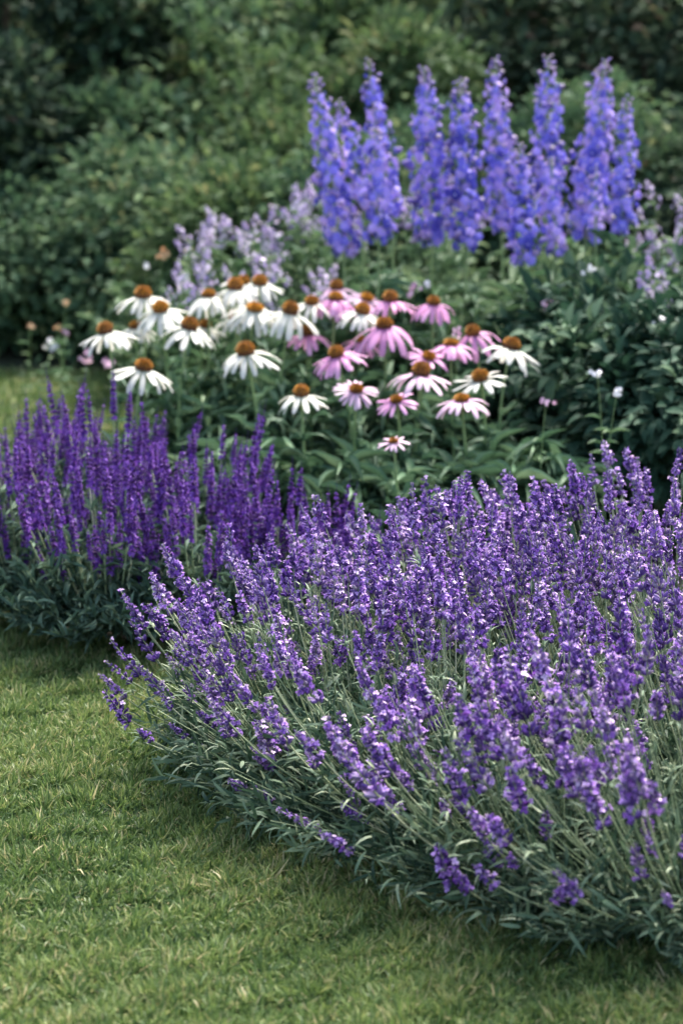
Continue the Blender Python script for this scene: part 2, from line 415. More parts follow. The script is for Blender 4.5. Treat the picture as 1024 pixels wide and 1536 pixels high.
lav(.63, 4.14, .495, 58, 'lavender plant at the right edge just behind the nearest blurred one')
lav(.32, 5.04, .48, 72, 'lavender plant along the back of the clump below the white coneflower with the pink tinge')
lav(.52, 4.84, .49, 70, 'lavender plant in the right rear of the clump, its flowers pale and crowded')
lav(.60, 5.14, .515, 85, 'tallest lavender plant at the back right, against the dark broad leaves')
lav(.74, 4.60, .52, 66, 'lavender plant at the right edge of the photo midway up the clump')

# single heads the photo shows standing clear: (px, py, depth)
for px, py, Y in ((186, 1055, 4.55), (182, 1022, 4.6), (204, 985, 4.62), (215, 915, 4.7), (255, 890, 4.75), (228, 960, 4.66), (238, 1010, 4.6), (268, 850, 4.75), (300, 930, 4.6), (345, 825, 4.8), (405, 1105, 4.2), (432, 1100, 4.25), (470, 1222, 4.02), (535, 1185, 4.0),
                  (630, 1120, 3.95), (640, 1135, 3.97), (722, 1112, 3.75), (756, 1238, 3.62), (672, 1290, 3.66), (700, 1312, 3.64), (860, 1150, 3.6), (898, 1150, 3.62), (960, 1285, 3.55), (805, 1150, 3.7), (570, 1095, 4.05), (525, 1100, 4.1), (880, 1165, 3.6)):
    p = at(px, py + 20, Y); p = np.array(p)
    best = min(LAVS, key=lambda q: np.linalg.norm((q['b'] + np.array([-.14, -.1, 0]) - p)[:2])); best['extra'].append(p)
for q in LAVS:
    b = q['b']; n = int(q['n'] * .95); root = thing('lavender_plant', b, q['label'], 'lavender', 'lavender plants of the front clump')
    x, y = b[0], b[1]
    g = leafy_mound(b, .27, .20, 190, .046, .0052, 'lav_leaf', q['lean'], 1)
    g.obj('foliage', root)
    a = rng.uniform(0, 2 * math.pi, n); t = np.sqrt(rng.uniform(0, 1, n)) * q['tmax']
    L = (q['L'] - .085) * rng.uniform(.80, 1.10, n) * (1 - .08 * t / q['tmax'])
    D = np.stack([np.sin(t) * np.cos(a), np.sin(t) * np.sin(a), np.cos(t)], -1)
    D[:, 0] += q['lean'][0]; D[:, 1] += q['lean'][1]; D = nrm(D)
    P0 = np.stack([np.cos(a) * .09 * t / q['tmax'], np.sin(a) * .09 * t / q['tmax'], np.full(n, .01)], -1)
    P2 = P0 + D * L[:, None]
    ml = 13; al = rng.uniform(R(165), R(310), ml); tl = rng.uniform(R(48), R(76), ml); Ll = q['L'] * rng.uniform(.62, .9, ml)
    lowP = P0[:ml] * .5 + np.stack([np.sin(tl) * np.cos(al), np.sin(tl) * np.sin(al), np.cos(tl) * .9], -1) * Ll[:, None]; lowB = P0[:ml]
    if q['extra']: P2 = np.concatenate([P2, np.array(q['extra']) - b]); P0 = np.concatenate([P0, (np.array(q['extra']) - b) * np.array([.25, .25, 0])]); n = len(P2)
    q['low'] = n; P2 = np.concatenate([P2, lowP]); P0 = np.concatenate([P0, lowB]); n = len(P2)
    mid = P0 + (P2 - P0) * .55
    h = np.linalg.norm((P2 - P0)[:, :2], axis=1)
    P1 = mid + np.stack([(P2 - P0)[:, 0] * .12, (P2 - P0)[:, 1] * .12, -.10 * h], -1)
    C = bezier(P0, P1, P2, 9)
    g = Geo(); g.tubes(C, np.linspace(.0017, .0012, 9), rng.uniform(.2, 1, n), 'lav_stem', 4)
    # pairs of narrow leaves up the flower stems
    T = nrm(np.gradient(C, axis=1)); Ps = []; Ds = []
    for i in (2, 3, 4, 5):
        for s_ in (-1, 1):
            m = rng.uniform(0, 1, n) < .6
            Ps.append(C[m, i]); sd_ = nrm(np.cross(T[m, i], rand_dir(m.sum()))) * s_; Ds.append(T[m, i] * .9 + sd_ * .6)
    Ps = np.concatenate(Ps); Ds = np.concatenate(Ds); k = len(Ps); s = rng.uniform(.025, .05, k)
    scatter(g, NEEDLE, Ps, frames(Ds, rand_dir(k, 0, 1)), np.stack([s, np.full(k, .0042), s], -1), np.clip(rng.normal(.6, .2, k), 0, 1), 'lav_leaf')
    # bare extra stems without open flowers
    m2 = 95; a2 = rng.uniform(0, 2 * math.pi, m2); t2 = np.sqrt(rng.uniform(0, 1, m2)) * R(70)
    D2 = np.stack([np.sin(t2) * np.cos(a2) + q['lean'][0], np.sin(t2) * np.sin(a2) + q['lean'][1], np.cos(t2)], -1); D2 = nrm(D2)
    Q0 = np.stack([np.cos(a2) * .06, np.sin(a2) * .06, np.full(m2, .01)], -1); Q2 = Q0 + D2 * (q['L'] * rng.uniform(.5, .76, m2))[:, None]
    C2 = bezier(Q0, Q0 + (Q2 - Q0) * .5 + np.array([0, 0, -.03]), Q2, 7); g.tubes(C2, np.linspace(.0017, .0010, 7), rng.uniform(0, .7, m2), 'lav_stem', 3)
    e = C2[:, -1]; k = m2 * 4; s = rng.uniform(.015, .035, k)
    Dd = np.repeat(nrm(C2[:, -1] - C2[:, -2]), 4, 0) + rng.normal(0, .35, (k, 3))
    scatter(g, NEEDLE, np.repeat(e, 4, 0), frames(Dd), np.stack([s, np.full(k, .004), s], -1), rng.uniform(.4, 1, k), 'lav_leaf')
    g.obj('flower_stems', root)
    Tt = nrm(P2 - P1) + np.array([-.04, 0, .18]) + rng.normal(0, .10, (n, 3))
    for i in range(min(n, 99)):
        o = link('flower_spike', LAV_SPIKES[random.randrange(12)], root); o.location = P2[i]
        orient(o, Tt[i], random.uniform(0, 6.28)); sc = random.uniform(.7, 1.1) * (1.18 if b[1] < 4.1 else 1); sc *= .68 if i >= q['low'] else 1; wd = sc * random.uniform(.85, 1.15); o.scale = (wd, wd, sc)

# ------------------------------------------------------------------ salvia
def salvia_spike(seed, nwh, step):
    g = Geo(); r = np.random.default_rng(seed); tot = nwh * step
    g.tubes(np.array([[[0, 0, -.02], [0, 0, tot * .5], [0, 0, tot]]]), np.array([.0018, .0014, .0006]), .1, 'salvia_calyx', 3)
    cp = []; cdn = []; cs = []; fp = []; fd = []; fs = []
    for k in range(nwh):
        f = k / (nwh - 1); z = k * step * (1 - .12 * f); rad = (.0125 if f < .6 else .0125 - .02 * (f - .6)) * (1 if k else .8)
        n = 8 if f < .7 else 6; ph = r.uniform(0, 6.3)
        for j in range(n):
            a = ph + j / n * 2 * math.pi + r.normal(0, .15); el = r.normal(.45 + .35 * f, .15)
            d = np.array([math.cos(a) * math.cos(el), math.sin(a) * math.cos(el), math.sin(el)]); p = np.array([0, 0, z + r.normal(0, .001)])
            cp.append(p); cdn.append(d); cs.append(rad * r.uniform(.8, 1.0))
            if r.uniform() < .72 - .35 * f:
                fp.append(p + d * rad * .7); fd.append(d + r.normal(0, .25, 3)); fs.append(r.uniform(.009, .014) * (1 - .4 * f))
    cp, cdn, cs, fp, fd, fs = map(np.array, (cp, cdn, cs, fp, fd, fs))
    g.inst(CALYX, cp, frames(cdn), np.stack([cs, cs, cs], -1), r.uniform(0, 1, len(cp)), 'salvia_calyx')
    g.inst(FLOWER_LIP, fp, frames(fd), fs, np.clip(r.normal(.5, .25, len(fp)), 0, 1), 'salvia')
    return g.mesh('flower_spike')
SAL = [salvia_spike(300 + i, 9 + i % 4, .0118 + .0007 * (i % 3)) for i in range(8)]
for (x, y, L, n, label, lean) in (
        (-.69, 5.66, .45, 62, 'purple salvia plant cut off by the left edge of the photo', (-.05, -.05)),
        (-.50, 5.48, .42, 66, 'purple salvia plant whose leafy foot meets the lawn at the left', (-.10, -.08)),
        (-.30, 5.47, .40, 60, 'purple salvia plant directly behind the left tip of the lavender', (-.06, -.06)),
        (-.13, 5.53, .375, 56, 'shorter purple salvia plant right of centre in its clump, below the white coneflowers', (.0, -.05)),
        (-.03, 5.48, .335, 28, 'lowest purple salvia plant at the right end of its clump, behind the lavender', (.02, 0)),
        (-.74, 6.12, .43, 55, 'purple salvia plant at the back left, against the far lawn', (-.05, 0)),
        (-.53, 5.98, .47, 60, 'tallest purple salvia plant with one spire above the rest, in front of the far lawn', (-.04, 0)),
        (-.33, 5.88, .42, 55, 'purple salvia plant at the back, below the lone left white coneflower', (0, 0))):
    b = np.array([x, y, float(bump_z(np.array(x), np.array(y))) + .018]); n = int(n * 1.0); root = thing('salvia_plant', b, label, 'salvia', 'purple salvia plants')
    h = L * .50
    leafy_mound(b, .20, h, 85, .048, .0085, 'salvia_leaf', lean, 1, LEAF_LANCE[:3], 9).obj('foliage', root)
    a = rng.uniform(0, 2 * math.pi, n); t = np.sqrt(rng.uniform(0, 1, n)) * R(34)
    D = nrm(np.stack([np.sin(t) * np.cos(a) + lean[0], np.sin(t) * np.sin(a) + lean[1], np.cos(t)], -1))
    P0 = np.stack([np.cos(a) * .08 * t, np.sin(a) * .08 * t, np.full(n, .01)], -1)
    Ls = (L - .15) * rng.uniform(.5, 1.16, n) * (1 - .15 * t / R(34)); P2 = P0 + D * Ls[:, None]; 
    if 'tallest' in label:
        P2[0] = np.array(at(104, 650, 5.95)) - b
    P1 = P0 + (P2 - P0) * .5 + np.stack([D[:, 0] * .03, D[:, 1] * .03, -.02 * np.ones(n)], -1)
    g = Geo(); C = bezier(P0, P1, P2, 7); g.tubes(C, .0021, rng.uniform(.2, 1, n), 'lav_stem', 4)
    T = nrm(np.gradient(C, axis=1)); Ps = []; Ds = []
    for i in (2, 3, 4, 5):
        for s_ in (-1, 1):
            Ps.append(C[:, i]); Ds.append(T[:, i] * .7 + nrm(np.cross(T[:, i], rand_dir(n))) * s_)
    Ps = np.concatenate(Ps); Ds = np.concatenate(Ds); k = len(Ps); s = rng.uniform(.03, .055, k)
    scatter(g, LEAF_LANCE, Ps, frames(Ds), np.stack([s, s * .2, s], -1), np.clip(rng.normal(.5, .2, k), 0, 1), 'salvia_leaf')
    g.obj('flower_stems', root)
    for i in range(n):
        o = link('flower_spike', SAL[random.randrange(8)], root); o.location = P2[i]
        orient(o, nrm(P2[i] - P1[i]) + np.array([0, 0, .5]), random.uniform(0, 6.28)); sc = random.uniform(.65, 1.08); o.scale = (sc * .82, sc * .82, sc * random.uniform(.9, 1.2))

# ------------------------------------------------------------------ coneflowers
def petal_mesh(droop, mat, seed, start=.12):
    """strap petal along +x that curves down, two lengthwise grooves and a notched tip; length 1, width 1 before scaling"""
    r = np.random.default_rng(seed); n, ac = 9, 5
    s = np.linspace(0, 1, n + 1); th = -start + (droop + start) * s ** .7 + .08 * np.sin(s * 5 + r.uniform(0, 3))
    x = np.concatenate([[0], np.cumsum(np.cos(th[1:])) / n]); z = -np.concatenate([[0], np.cumsum(np.sin(th[1:])) / n])
    wv = np.interp(s, [0, .12, .45, .8, .93, 1], [.38, .62, 1, .97, .75, .36]); side = r.uniform(-.05, .05)
    V = []; A = []
    for i in range(n + 1):
        for j in range(ac):
            u = j / (ac - 1) * 2 - 1; y = u * .5 * wv[i] * .20 + side * s[i] ** 2
            groove = (-.012 if j in (1, 3) else 0) * min(1, s[i] * 4)
            notch = -.03 * (1 if j in (1, 3) else 0) * (i == n)
            V.append((x[i] + notch * math.cos(th[i]), y, z[i] + groove - .04 * u * u * (1 - s[i] * .4) - notch * math.sin(th[i])))
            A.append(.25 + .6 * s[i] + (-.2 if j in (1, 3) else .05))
    g = Geo(); F = [[i * ac + j, i * ac + j + 1, (i + 1) * ac + j + 1, (i + 1) * ac + j] for i in range(n) for j in range(ac - 1)]
    g.raw(np.array(V), F, np.array(A)[None], mat); return g.mesh('petal')
DROOP = {'d': 1.15, 'm': .75, 'f': .35}
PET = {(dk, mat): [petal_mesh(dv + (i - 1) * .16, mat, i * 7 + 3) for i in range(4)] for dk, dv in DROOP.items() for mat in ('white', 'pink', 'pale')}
def cone_mesh(seed, flat=1.0):
    """domed seed head of radius 1, height about 1.2*flat, covered in spiral rows of stiff bristles"""
    g = Geo(); r = np.random.default_rng(seed); prof = []
    for k in range(9):
        a = k / 8 * math.pi / 2; prof.append((-.12 + .98 * flat * math.sin(a), max(.86 * math.cos(a) ** .75, .001)))
    prof = [(-.22, .35)] + prof
    v, f = blob(16, prof); v = v[:, [1, 2, 0]]
    g.raw(v, f, .15, 'cone')
    n = 190; i = np.arange(n); fr = (i + .5) / n; ph = i * 2.39996
    rr = .9 * np.sqrt(fr); zz = .98 * flat * np.sqrt(np.clip(1 - (rr / .92) ** 2.4, 0, 1)) - .12
    P = np.stack([rr * np.cos(ph), rr * np.sin(ph), zz], -1) * .94
    d = nrm(np.stack([rr * np.cos(ph), rr * np.sin(ph), .55 + (1 - rr)], -1))
    tpl = blob(4, [(0, .42), (.6, .26), (1, .02)]); tv, tf = tpl; ta = (tv[:, 0] - .5) * .45
    s = .24 * r.uniform(.8, 1.2, n)
    var = .42 + .22 * rr + r.normal(0, .10, n) - .15 * (rr < .3)
    g.inst((tv, tf, ta), P, frames(d), np.stack([s, s * .7, s * .7], -1), var, 'cone')
    return g.mesh('flower_head')
CONES = [cone_mesh(1, 1.0), cone_mesh(2, .85), cone_mesh(3, 1.1)]; CONE_FLAT = [cone_mesh(4, .6)]
def leaf_mesh(tpl, mat, v):
    g = Geo(); g.raw(tpl[0], tpl[1], v + (tpl[0][:, 1][None] == 0) * .12, mat); return g.mesh('leaf')
def fine_leaf(bend, wave, mat, v, fold=.35):
    t = strap(9, [.12, .55, .9, 1, .97, .85, .66, .42, .2, .02], bend, fold, 5); V = t[0].copy()
    V[:, 2] += wave * np.sin(V[:, 0] * 11) * np.abs(V[:, 1]); V[:, 1] += .04 * np.sin(V[:, 0] * 3)
    return leaf_mesh((V, t[1]), mat, v)
CLEAF = [fine_leaf(b, w, 'cone_leaf', v) for b, w, v in ((.35, .3, .35), (.6, .2, .55), (.8, .35, .2), (.2, .2, .75), (.5, .4, .5), (.95, .2, .4))]

FL = [  # cone px, py, span px, colour, droop, flat-cone, label
 (215, 440, 82, 'white', 'm', 0, 'white coneflower highest at the far left of the group, with an orange cone'),
 (241, 460, 80, 'white', 'm', 0, 'white coneflower overlapping the top left one, its cone tall and rusty'),
 (159, 494, 78, 'white', 'm', 0, 'leftmost white coneflower, standing out over the far lawn'),
 (284, 487, 86, 'white', 'm', 0, 'wide white coneflower with an even skirt of petals, left of the smaller half hidden cone'),
 (313, 440, 66, 'white', 'd', 0, 'white coneflower with a petal curled up beside its cone'),
 (353, 428, 78, 'white', 'd', 0, 'white coneflower with the biggest cone of the upper row, left of the topmost one'),
 (390, 421, 72, 'white', 'm', 0, 'topmost white coneflower with petals swept out to the right'),
 (382, 459, 84, 'white', 'm', 1, 'white coneflower with a flatter cone in the middle of the white flowers'),
 (435, 464, 80, 'white', 'd', 0, 'white coneflower with straight hanging petals beside the pink ones'),
 (369, 525, 92, 'white', 'm', 0, 'large bright white coneflower standing alone below the white group'),
 (215, 548, 88, 'white', 'm', 0, 'white coneflower standing alone above the purple salvia on the left'),
 (452, 588, 76, 'white', 'm', 0, 'lowest white coneflower, with narrow petals, left of the pink ones'),
 (308, 485, 56, 'white', 'm', 0, 'small white coneflower half hidden behind the wide one in the left group'),
 (204, 487, 64, 'white', 'm', 0, 'white coneflower tucked behind the leftmost one, petals drooping right'),
 (352, 472, 60, 'white', 'm', 0, 'half hidden white coneflower behind the flat coned one'),
 (365, 420, 60, 'white', 'm', 0, 'white coneflower almost hidden behind the big coned one in the top row'),
 (467, 450, 66, 'white', 'm', 0, 'white coneflower just left of the highest pink ones'),
 (543, 464, 74, 'white', 'm', 0, 'white coneflower surrounded by pink ones'),
 (766, 517, 84, 'white', 'm', 0, 'rightmost white coneflower, leaning against the dark leaves'),
 (720, 563, 84, 'white', 'f', 0, 'white coneflower with flat petals below the pink pair on the right'),
 (505, 428, 64, 'pale', 'm', 0, 'blush white coneflower peeping over the highest pink one'),
 (550, 443, 66, 'pale', 'f', 1, 'blush coneflower with a thin flat cone between two pink ones'),
 (503, 444, 68, 'pink', 'd', 0, 'pink coneflower with a tall cone at the top left of the pink flowers'),
 (585, 446, 72, 'pink', 'm', 0, 'pink coneflower at the top centre of the pink flowers'),
 (650, 451, 62, 'pink', 'd', 0, 'pink coneflower standing highest on the right, under the delphiniums'),
 (576, 485, 84, 'pink', 'd', 0, 'large pink coneflower with the widest cone and long hanging petals'),
 (460, 497, 68, 'pink', 'm', 0, 'pink coneflower half hidden under the straight petalled white one'),
 (505, 528, 76, 'pink', 'm', 0, 'pink coneflower with a low cone alone on the left of the pink flowers'),
 (541, 507, 60, 'pink', 'm', 1, 'pink coneflower mostly hidden behind the largest pink one'),
 (676, 512, 72, 'pink', 'm', 1, 'pink coneflower with a flat reddish cone in front of the tall coned right one'),
 (709, 496, 72, 'pink', 'd', 0, 'deep pink coneflower with a tall cone, farthest right of the pink ones'),
 (643, 531, 66, 'pink', 'f', 1, 'pink coneflower with a flat cone behind the pale pink one'),
 (631, 556, 90, 'pale', 'm', 0, 'wide pale pink coneflower with white edged petals'),
 (692, 595, 76, 'pale', 'm', 1, 'pale pink coneflower tilted to the front, lowest on the right'),
 (534, 580, 70, 'pale', 'f', 1, 'pale pink coneflower with a flat cone above the smallest one'),
 (594, 596, 64, 'pink', 'f', 1, 'small pink coneflower with an orange flat cone beside the smallest one'),
 (590, 658, 48, 'pale', 'f', 1, 'smallest coneflower, blush pink and lowest of all, over the lavender'),
]
hidden = {12: .35, 13: .3, 14: .35, 15: .35, 26: .3, 28: .3, 20: .3, 21: .3}
for i, (px, py, span, colr, dk, flat, label) in enumerate(FL):
    Y = 6.85 - (py - 420) / 240 * .95 + hidden.get(i, 0) * .6
    c = at(px, py + 4, Y); rad = span * .60 * Y / FPX
    tilt_x = {'d': .02, 'm': .10, 'f': .30}[dk] + random.uniform(-.14, .16); tilt_y = random.uniform(-.24, .24)
    bx = c.x + random.uniform(-.05, .05); by = c.y + random.uniform(-.02, .08); bz = .018
    root = thing('coneflower', (bx, by, bz), label, 'coneflower', 'pink and white coneflowers')
    hl = c - Vector((bx, by, bz))
    ax = Euler((tilt_x, tilt_y, 0)).to_matrix() @ Vector((0, 0, 1))
    # stem
    P0 = np.zeros((1, 3)); P2 = np.array([list(hl - ax * .004)]); P1 = np.array([list(hl - ax * hl.length * .55)])
    C = bezier(P0, P1, P2, 12); g = Geo(); g.tubes(C, np.concatenate([np.linspace(.0040, .0029, 11), [.0044]]), .6, 'stem', 6)
    g.obj('stem', root)
    head = link('flower_head', (CONE_FLAT if flat else CONES)[0 if flat else i % 3], root)
    cr = rad * (.285 if not flat else .28); head.location = hl; head.rotation_euler = (tilt_x, tilt_y, 0)
    head.scale = (cr, cr, cr * 1.12)
    npet = random.randint(14, 20)
    L = rad / cr * {'d': 1.0, 'm': .86, 'f': .74}[dk] * random.uniform(.94, 1.05)
    for k in range(npet):
        if random.random() < .05: continue
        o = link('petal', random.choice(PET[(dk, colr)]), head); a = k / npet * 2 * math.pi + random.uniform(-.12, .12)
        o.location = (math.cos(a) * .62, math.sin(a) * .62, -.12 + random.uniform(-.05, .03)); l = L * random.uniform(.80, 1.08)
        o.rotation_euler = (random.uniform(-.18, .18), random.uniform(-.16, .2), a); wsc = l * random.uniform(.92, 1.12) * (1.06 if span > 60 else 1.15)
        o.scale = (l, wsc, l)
    if i == 4:   # the curled petal
        o = link('petal', PET[('d', 'white')][1], head); o.location = (-.5, 0, 0); o.rotation_euler = (.0, -1.9, math.pi); o.scale = (1.9, 1.6, 1.9)
    C0 = C[0]
    for k in range(random.randint(9, 13)):
        s_ = random.uniform(.12, .86); j = int(s_ * 10); p = C0[j]
        o = link('leaf', random.choice(CLEAF), root); o.location = p
        Ln = (.15 - .075 * s_) * random.uniform(.8, 1.2); o.rotation_euler = (random.uniform(-.4, .4), -random.uniform(.35, 1.15), random.uniform(0, 6.28)); o.scale = (Ln, Ln * random.uniform(.16, .24), Ln)

# ------------------------------------------------------------------ leafy perennials (no flowers of their own in the photo)
def herb(x, y, rad, h, nst, leaf, wr, mat, label, cat='plant', name='leafy_plant', tpls=LEAF_LONG, group=None, nper=9, zlow=.15, nl=2):
    b = np.array([x, y, .018]); root = thing(name, b, label, cat, group)
    a = rng.uniform(0, 2 * math.pi, nst); q = np.sqrt(rng.uniform(0, 1, nst)); tip = np.stack([np.cos(a) * q * rad, np.sin(a) * q * rad, h * rng.uniform(.7, 1.05, nst) * (1 - .25 * q ** 2)], -1)
    P0 = np.stack([np.cos(a) * q * rad * .35, np.sin(a) * q * rad * .35, np.zeros(nst)], -1)
    C = bezier(P0, P0 * .6 + tip * np.array([.45, .45, .6]), tip, nper + 2); g = Geo(); g.tubes(C, np.linspace(.003, .0014, nper + 2), rng.uniform(0, .8, nst), 'stem', 4); g.obj('stem', root)
    g = Geo(); Ps = []; Ds = []
    for i in range(1, nper + 2):
        for r_ in range(nl):
            m = C[:, i, 2] > zlow * h; k = m.sum()
            if not k: continue
            aa = rng.uniform(0, 2 * math.pi, k); e = rng.uniform(-.1, .9, k); Ps.append(C[m, i]); Ds.append(np.stack([np.cos(aa) * np.cos(e), np.sin(aa) * np.cos(e), np.sin(e)], -1))
    Ps = np.concatenate(Ps); Ds = np.concatenate(Ds); k = len(Ps); s = leaf * rng.uniform(.6, 1.2, k)
    scatter(g, tpls, Ps, frames(Ds), np.stack([s, s * wr * rng.uniform(.8, 1.2, k), s], -1), np.clip(rng.normal(.5, .24, k), 0, 1), mat)
    g.obj('foliage', root)
    return root, tip
herb(-.22, 6.25, .16, .27, 22, .11, .17, 'cone_leaf', 'leafy green plant at the foot of the white coneflowers, behind the salvia')
herb(.02, 6.15, .17, .24, 22, .11, .17, 'cone_leaf', 'leafy green plant below the lowest white coneflower')
herb(.22, 6.1, .17, .22, 22, .11, .17, 'cone_leaf', 'leafy green plant below the smallest coneflower, above the lavender')
herb(.42, 6.2, .16, .25, 22, .11, .17, 'cone_leaf', 'leafy green plant below the rightmost white coneflower')
herb(-.32, 6.75, .18, .36, 26, .10, .17, 'cone_leaf', 'leafy green plant behind the far left coneflowers')
herb(-.08, 6.7, .18, .36, 26, .10, .17, 'cone_leaf', 'leafy green plant showing between the white and the pink coneflowers')
herb(.2, 6.7, .18, .38, 26, .10, .17, 'cone_leaf', 'leafy green plant between the pink coneflowers and the delphiniums')

# ------------------------------------------------------------------ shrubs
def shrub(name, label, cat, c, rx, ry, h, ncl, leaf, wr, mat, z0=.05, per=26, clr=.13, trunk=None, group=None, tpls=LEAF_OVAL, upright=.3, seed=0):
    base = np.array([c[0], c[1], .0]); root = thing(name, base, label, cat, group)
    cz = z0 + (h - z0) * .5; rz = (h - z0) * .5
    d = rand_dir(ncl, -.95, 1)
    r2 = np.random.default_rng(seed + 5); lob = rand_dir(9); la = r2.uniform(.1, .45, 9)
    lump = 1 + (la * np.clip(d @ lob.T, 0, 1) ** 6).sum(1) - .1
    q = np.where(rng.uniform(0, 1, ncl) < .72, rng.uniform(.82, 1.0, ncl), rng.uniform(.35, .85, ncl))
    P = d * (q * lump)[:, None] * np.array([rx, ry, rz]) + np.array([0, 0, cz]); P[:, 2] = np.maximum(P[:, 2], .03)
    # limbs
    kk = 26 if ncl > 300 else 14; sel = rng.integers(0, ncl, kk)
    zt = z0 if trunk is None else trunk
    T0 = np.tile([[0, 0, zt * .9]], (kk, 1)) * rng.uniform(.5, 1, (kk, 1)); C = bezier(T0, T0 + (P[sel] - T0) * .45 + np.array([0, 0, .08 * h]), P[sel] * .97, 7)
    g = Geo(); g.tubes(C, np.linspace(.012, .003, 7) * max(1, h), rng.uniform(0, 1, kk), 'bark', 5)
    if trunk is None: g.obj('branches', root)
    else:
        g.obj('limbs', root); g = Geo(); g.tubes(np.array([[[0, 0, -.02], [.01, 0, trunk * .4], [-.01, .01, trunk * .8], [0, 0, trunk * 1.15]]]), np.array([.10, .07, .06, .045]) * h / 3, .5, 'bark', 9); g.obj('trunk', root)
    # leaves in clumps; each clump a short leafy twig with its own hue
    n = ncl * per; ci = np.repeat(np.arange(ncl), per); off = rng.normal(0, 1, (n, 3)); off = nrm(off) * (rng.uniform(0, 1, (n, 1)) ** .5) * clr * np.array([1, 1, .8])
    pos = P[ci] + off; pos[:, 2] = np.maximum(pos[:, 2], .02)
    D = nrm(off) * .7 + nrm(P[ci] - np.array([0, 0, cz])) * .5 + rng.normal(0, .35, (n, 3)) + np.array([0, 0, -.15])
    s = leaf * rng.uniform(.6, 1.25, n); var = np.clip(.45 + rng.normal(0, .20, ncl)[ci] + rng.normal(0, .17, n) + .1 * lump[ci] - .1, 0, 1)
    g = Geo(); scatter(g, tpls, pos, frames(D, nrm(P[ci] * np.array([1, 1, .3])) * (1 - upright) + np.array([0, 0, 1]) + rng.normal(0, .3, (n, 3))), np.stack([s, s * wr, s], -1), var, mat)
    g.obj('crown' if trunk is not None else 'foliage', root)
    return root
# broad leaved shrub to the right, behind the lavender
shrub('broadleaf_shrub', 'dark broad leaved shrub right of the coneflowers, behind the lavender', 'shrub', (.70, 6.68), .20, .22, .50, 130, .050, .5, 'big_leaf', per=24, clr=.08, tpls=LEAF_LANCE, seed=2)
shrub('broadleaf_shrub', 'dark broad leaved shrub at the right edge, behind the tallest lavender', 'shrub', (.88, 6.5), .24, .28, .58, 170, .050, .5, 'big_leaf', per=24, clr=.08, tpls=LEAF_LANCE, seed=3)
shrub('broadleaf_shrub', 'dark broad leaved shrub under the right hand delphiniums', 'shrub', (.70, 6.95), .34, .22, .54, 170, .06, .45, 'big_leaf', per=16, clr=.09, tpls=LEAF_LANCE, seed=4)
FG = 'shrubs along the far edge of the lawn'
for j, (x, y, rx, ry, h, mat, label) in enumerate((
        (-1.22, 9.8, .50, .45, .56, 'shrub_mid', 'low green shrub at the left edge beyond the far lawn'),
        (-.62, 9.75, .42, .5, .66, 'shrub_mid', 'low green shrub beyond the far lawn, left of the lilac flowers'),
        (-.12, 9.9, .40, .40, .72, 'shrub_light', 'low light green shrub behind the lilac flowers'),
        (.35, 9.8, .42, .4, .84, 'shrub_mid', 'low green shrub seen between the left delphinium spires'),
        (-.30, 9.0, .26, .3, .66, 'shrub_light', 'low light green mound nearest behind the lilac flowers'),
        (.0, 8.75, .24, .25, .76, 'shrub_mid', 'low green mound just left of the leftmost delphinium'),
        (.85, 9.7, .42, .4, .85, 'shrub_mid', 'low green shrub seen between the right delphinium spires'),
        (1.35, 9.7, .42, .4, .8, 'shrub_dark', 'low dark shrub at the right edge behind the delphiniums'))):
    shrub('low_shrub', label, 'shrub', (x, y), rx, ry, h, 330, .045, .5, mat, per=36, clr=.15, group=FG, seed=20 + j)
MG = 'medium shrubs rising behind the low ones'
for j, (x, y, rx, ry, h, mat, label) in enumerate((
        (-.88, 10.35, .42, .4, .92, 'shrub_mid', 'medium green shrub rising behind the low ones at the left'),
        (-.30, 10.45, .36, .4, 1.02, 'shrub_light', 'medium light green shrub in the centre left background'),
        (.22, 10.4, .3, .35, 1.12, 'shrub_light', 'medium light green shrub showing between the delphinium spires'),
        (-1.4, 10.3, .35, .4, 1.1, 'shrub_dark', 'medium dark shrub at the left edge behind the low ones'))):
    shrub('medium_shrub', label, 'shrub', (x, y), rx, ry, h, 260, .058, .5, mat, per=24, clr=.14, group=MG, seed=80 + j)
BG = 'large shrubs behind the border'
for j, (x, y, rx, ry, h, mat, label) in enumerate((
        (-1.35, 10.9, .70, .55, 1.9, 'shrub_dark', 'big dark shrub filling the upper left corner'),
        (-.55, 11.1, .60, .55, 1.25, 'shrub_mid', 'big mid green shrub left of centre in the background'),
        (.12, 11.3, .50, .5, 1.35, 'shrub_light', 'yellow green shrub behind the first delphinium spires'),
        (.75, 11.1, .55, .5, 1.25, 'shrub_dark', 'big dark shrub behind the middle delphinium spires'),
        (1.45, 11.0, .65, .55, 1.5, 'shrub_dark', 'big dark shrub in the upper right corner'))):
    shrub('background_shrub', label, 'shrub', (x, y), rx, ry, h, 420, .065, .5, mat, per=26, clr=.14, group=BG, seed=40 + j)
for j, (x, y, r_, h, mat, label) in enumerate((
        (-2.3, 13.4, 1.1, 3.6, 'shrub_dark', 'dark tree beyond the shrubs in the far upper left'),
        (-.75, 13.9, .95, 3.3, 'shrub_mid', 'dusky green tree at the top of the photo left of centre'),
        (.55, 13.6, 1.0, 3.5, 'shrub_light', 'light green tree at the top of the photo above the delphiniums'),
        (1.9, 13.2, 1.05, 3.6, 'shrub_dark', 'dark tree at the top right behind the last delphinium'))):
    shrub('tree', label, 'tree', (x, y), r_, r_ * .8, h, 620, .085, .5, mat, z0=.45, per=30, clr=.2, trunk=.7, group='trees beyond the shrubs', seed=60 + j)
